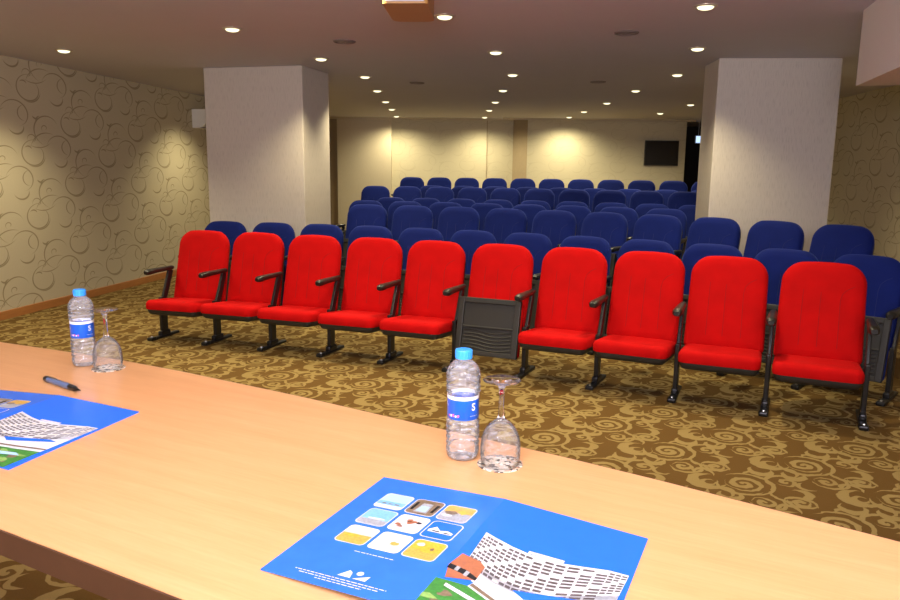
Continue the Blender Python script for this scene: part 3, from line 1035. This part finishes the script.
    for q in range(26):
        P.blob(random.uniform(.02, .215), random.uniform(-.33, -.285), random.uniform(.006, .016), random.uniform(.004, .009), random.choice(['ink_leaf', 'ink_green', 'ink_leaf', 'ink_brown']), 4 + q % 4)
    P.poly([(.030, -.268), (.085, -.284), (.14, -.280), (.14, -.286), (.085, -.291), (.030, -.275)], 'ink_white', 8)
    P.poly([(.12, -.300), (.20, -.285), (.215, -.292), (.14, -.312)], 'ink_pale', 8)
    P.build('front_page', t)
    return t

br = make_brochure(); br.location = (.093, 1.139, TZ + .0003); br.rotation_euler = (0, 0, math.radians(-27.4))
tag(br, 'open blue brochure with nine photo tiles and a white building, lying right of table centre', 'brochure', 'brochures on the table')
a2 = math.radians(-20.)
br2 = copy_tree(br)
br2.location = (-.692 - PW * math.cos(a2), 1.590 - PW * math.sin(a2), TZ + .0003); br2.rotation_euler = (0, 0, a2)
tag(br2, 'open blue brochure cut off at the left of the table beside the pen', 'brochure', 'brochures on the table')

# ------------------------------------------------------------------ ceiling fittings
def make_downlight():
    t = empty('ceiling_downlight')
    bm = bmesh.new()
    lathe(bm, [(.050, -.001), (.053, -.009), (.068, -.010), (.073, -.006), (.074, -.0005)], 32)
    mesh('trim_ring', bm, M['trim'], t, True)
    bm = bmesh.new()
    lathe(bm, [(.0505, -.003), (.050, -.012), (.043, -.019), (.026, -.024), (0, -.026)], 24)
    mesh('lens', bm, M['lens'], t, True)
    return t
WARM = (1.0, .87, .55)
def lamp(name, loc, power, color=WARM, angle=118, size=.05, parent=None, blend=.9):
    ld = bpy.data.lights.new(name, 'SPOT'); ld.energy = power; ld.color = color
    ld.spot_size = math.radians(angle); ld.spot_blend = blend; ld.shadow_soft_size = size
    o = bpy.data.objects.new(name, ld); COL.objects.link(o); o.location = loc
    if parent: o.parent = parent
    return o
LP = 120.
lights = [
    # x, y, label
    (-3.524, 7.003, 'recessed ceiling downlight nearest the left wall'),
    (-1.663, 5.854, 'recessed ceiling downlight in front of the left pillar'),
    (-1.251, 7.336, 'recessed ceiling downlight just right of the left pillar top'),
    (-.058, 5.306, 'recessed ceiling downlight just right of the projector'),
    (.379, 6.825, 'recessed ceiling downlight in the middle column, second from the projector'),
    (1.585, 4.912, 'recessed ceiling downlight at the top edge, nearest the camera on the right'),
    (2.057, 6.509, 'recessed ceiling downlight just left of the right pillar top'),
    (3.638, 11.669, 'rightmost rear ceiling downlight near the right pillar edge'),
    (3.653, 13.397, 'rear ceiling downlight above the wall television'),
]
cols = [('left', [(-.987, 8.676), (-.994, 10.155), (-1.021, 11.737), (-1.043, 13.18), (-1.085, 14.86)]),
        ('middle', [(.653, 8.357), (.657, 9.946), (.653, 11.6), (.641, 13.161), (.635, 14.86)]),
        ('right', [(2.395, 8.205), (2.343, 9.806), (2.338, 11.56), (2.282, 13.213), (2.235, 14.56)])]
for cn, pts in cols:
    for i, (x, y) in enumerate(pts):
        w = 'nearest the back wall' if i == 4 else ('%s counted back from the front' % ORD[i])
        lights.append((x, y, 'recessed ceiling downlight in the %s rear column, %s' % (cn, w)))
dl = None
for i, (x, y, lab) in enumerate(lights):
    if dl is None: o = dl = make_downlight()
    else: o = copy_tree(dl)
    o.location = (x, y, HC)
    tag(o, lab, 'ceiling light', 'recessed ceiling downlights')
for i, (x, y, lab) in enumerate(lights):
    lamp('downlight_lamp', (x, y, HC - .06), LP * (1.0 if y < 12 else .85), angle=118 if y < 12 else 160)
# downlights that the photograph does not reach
for x, y in ((-3.1, 10.3), (4.1, 7.4), (-2.1, 4.3), (-.5, 3.8), (1.15, 3.4), (-3.9, 5.4)):
    lamp('downlight_lamp', (x, y, HC - .03), LP)
for x, y in ((-2.2, 2.6), (-.9, 2.2), (.35, 1.7), (-.2, .7), (1.3, .6)):
    lamp('stage_lamp', (x, y, HC - .03), LP * .16, (1, .87, .70))
# unseen area lamp added behind the camera to stand in for its flash
al = bpy.data.lights.new('flash_wash', 'AREA'); al.energy = 118; al.color = (1, .90, .86); al.shape = 'RECTANGLE'; al.size = 2.6; al.size_y = 1.0
ao = bpy.data.objects.new('flash_wash', al); COL.objects.link(ao)
bl = bpy.data.lights.new('bounce_wash', 'AREA'); bl.energy = 275; bl.color = (.84, .82, 1); bl.size = 1.2  # upward lamp added to brighten the ceiling like bounced flash
bo = bpy.data.objects.new('bounce_wash', bl); COL.objects.link(bo); bo.location = (-.2, -.6, 1.75); bo.rotation_euler = (math.radians(152), 0, 0)
ao.location = (-.2, -1.6, 2.2); ao.rotation_euler = (math.radians(82), 0, 0)

def make_speaker():
    t = empty('ceiling_speaker')
    bm = bmesh.new(); lathe(bm, [(.072, -.004), (.076, -.010), (.088, -.009), (.093, -.0005)], 32)
    mesh('rim', bm, M['grille_ring'], t, True)
    bm = bmesh.new(); lathe(bm, [(.073, -.004), (.05, -.006), (0, -.0075)], 28)
    mesh('grille', bm, M['grille'], t, True)
    return t
sp = None
for x, y, lab in ((-.891, 6.373, 'round grey ceiling speaker between the left pillar and the projector'),
                  (-.426, 9.24, 'faint round ceiling speaker between the left and middle light columns'),
                  (1.305, 5.846, 'round grey ceiling speaker left of the nearest right downlight'),
                  (1.692, 8.938, 'faint round ceiling speaker between the middle and right light columns')):
    if sp is None: o = sp = make_speaker()
    else: o = copy_tree(sp)
    o.location = (x, y, HC); tag(o, lab, 'speaker', 'ceiling speakers')

# projector
t = empty('projector', (-.225, 4.04, HC), math.radians(-3))
tag(t, 'tan ceiling projector hanging on a short pole at the top of the view', 'projector')
bm = bmesh.new()
pts = rrect(.225, .46, .05, .02, 0, 6)
prism(bm, [(x, z - .23) for x, z in pts], -.237, -.13)
mesh('case', bm, M['projector'], t)
bm = bmesh.new(); box(bm, -.095, .095, -.236, -.229, -.228, -.140, bevel=.003)
mesh('front_panel', bm, M['projector_face'], t)
bm = bmesh.new(); lathe(bm, [(.030, 0), (.034, .012), (.026, .016), (.02, .006), (0, .006)], 24)
bmesh.ops.transform(bm, matrix=Matrix.Translation((-.04, -.236, -.185)) @ Matrix.Rotation(math.radians(90), 4, 'X'), verts=bm.verts)
mesh('lens', bm, M['black'], t, True)
bm = bmesh.new(); lathe(bm, [(.02, -.131), (.02, -.012), (.06, -.010), (.06, 0)], 20)
mesh('mount', bm, M['white'], t, True)

# wall television on the back wall
t = empty('television', (4.175, 15.098, 1.87))
tag(t, 'dark flat television hung on the back wall near the right pillar', 'television')
bm = bmesh.new(); box(bm, -.335, .335, -.06, -.002, -.245, .245, bevel=.008)
mesh('frame', bm, M['screen_frame'], t)
bm = bmesh.new(); box(bm, -.318, .318, -.063, -.0602, -.215, .225)
mesh('screen', bm, M['screen'], t)

# lit sign in the dark opening
t = empty('lit_sign', (5.17, 15.62, HC))
tag(t, 'small lit blue-white sign hanging in the dark opening beside the right pillar', 'sign')
bm = bmesh.new(); box(bm, -.17, .17, -.03, .03, -.43, -.27, bevel=.006)
mesh('case', bm, M['sign_box'], t)
bm = bmesh.new(); box(bm, -.155, .155, -.034, -.0305, -.418, -.282)
mesh('face', bm, M['sign'], t)
bm = bmesh.new()
for x in (-.1, .1): box(bm, x - .006, x + .006, -.006, .006, -.271, 0)
mesh('hanger', bm, M['sign_box'], t)

# air conditioner high on the left wall, mostly hidden by the pillar
wa = math.atan2(1, .165)
t = empty('air_conditioner', (wl(10.9), 10.9, 2.045), wa)
tag(t, 'white wall air conditioner high on the left wall behind the left pillar', 'air conditioner')
prof = [(0, 0), (-.09, -.002), (-.16, .018), (-.20, .06), (-.205, .10), (-.205, .245), (-.19, .26), (0, .26)]
bm = bmesh.new()
a = [bm.verts.new((0, y, z)) for y, z in prof]; b = [bm.verts.new((.85, y, z)) for y, z in prof]
bm.faces.new(a); bm.faces.new(b)
for i in range(len(prof)):
    j = (i + 1) % len(prof); bm.faces.new([a[i], a[j], b[j], b[i]])
mesh('case', bm, M['white'], t)
bm = bmesh.new()
box(bm, .04, .81, -.17, -.10, .000, .012, M4=Matrix.Identity(4))
mesh('air_outlet', bm, M['grille'], t)

# ------------------------------------------------------------------ world and look
w = bpy.data.worlds.new('world'); SC.world = w
w.use_nodes = True
bg = w.node_tree.nodes.get('Background') or w.node_tree.nodes.new('ShaderNodeBackground')
bg.inputs[0].default_value = (.9, .85, .8, 1); bg.inputs[1].default_value = .02
SC.view_settings.view_transform = 'Standard'
SC.view_settings.look = 'None'
SC.view_settings.exposure = 0.
SC.cycles.use_denoising = True
SC.cycles.max_bounces = 10
SC.cycles.transparent_max_bounces = 24
SC.cycles.caustics_refractive = False
SC.cycles.caustics_reflective = False
SC.cycles.sample_clamp_indirect = 6.
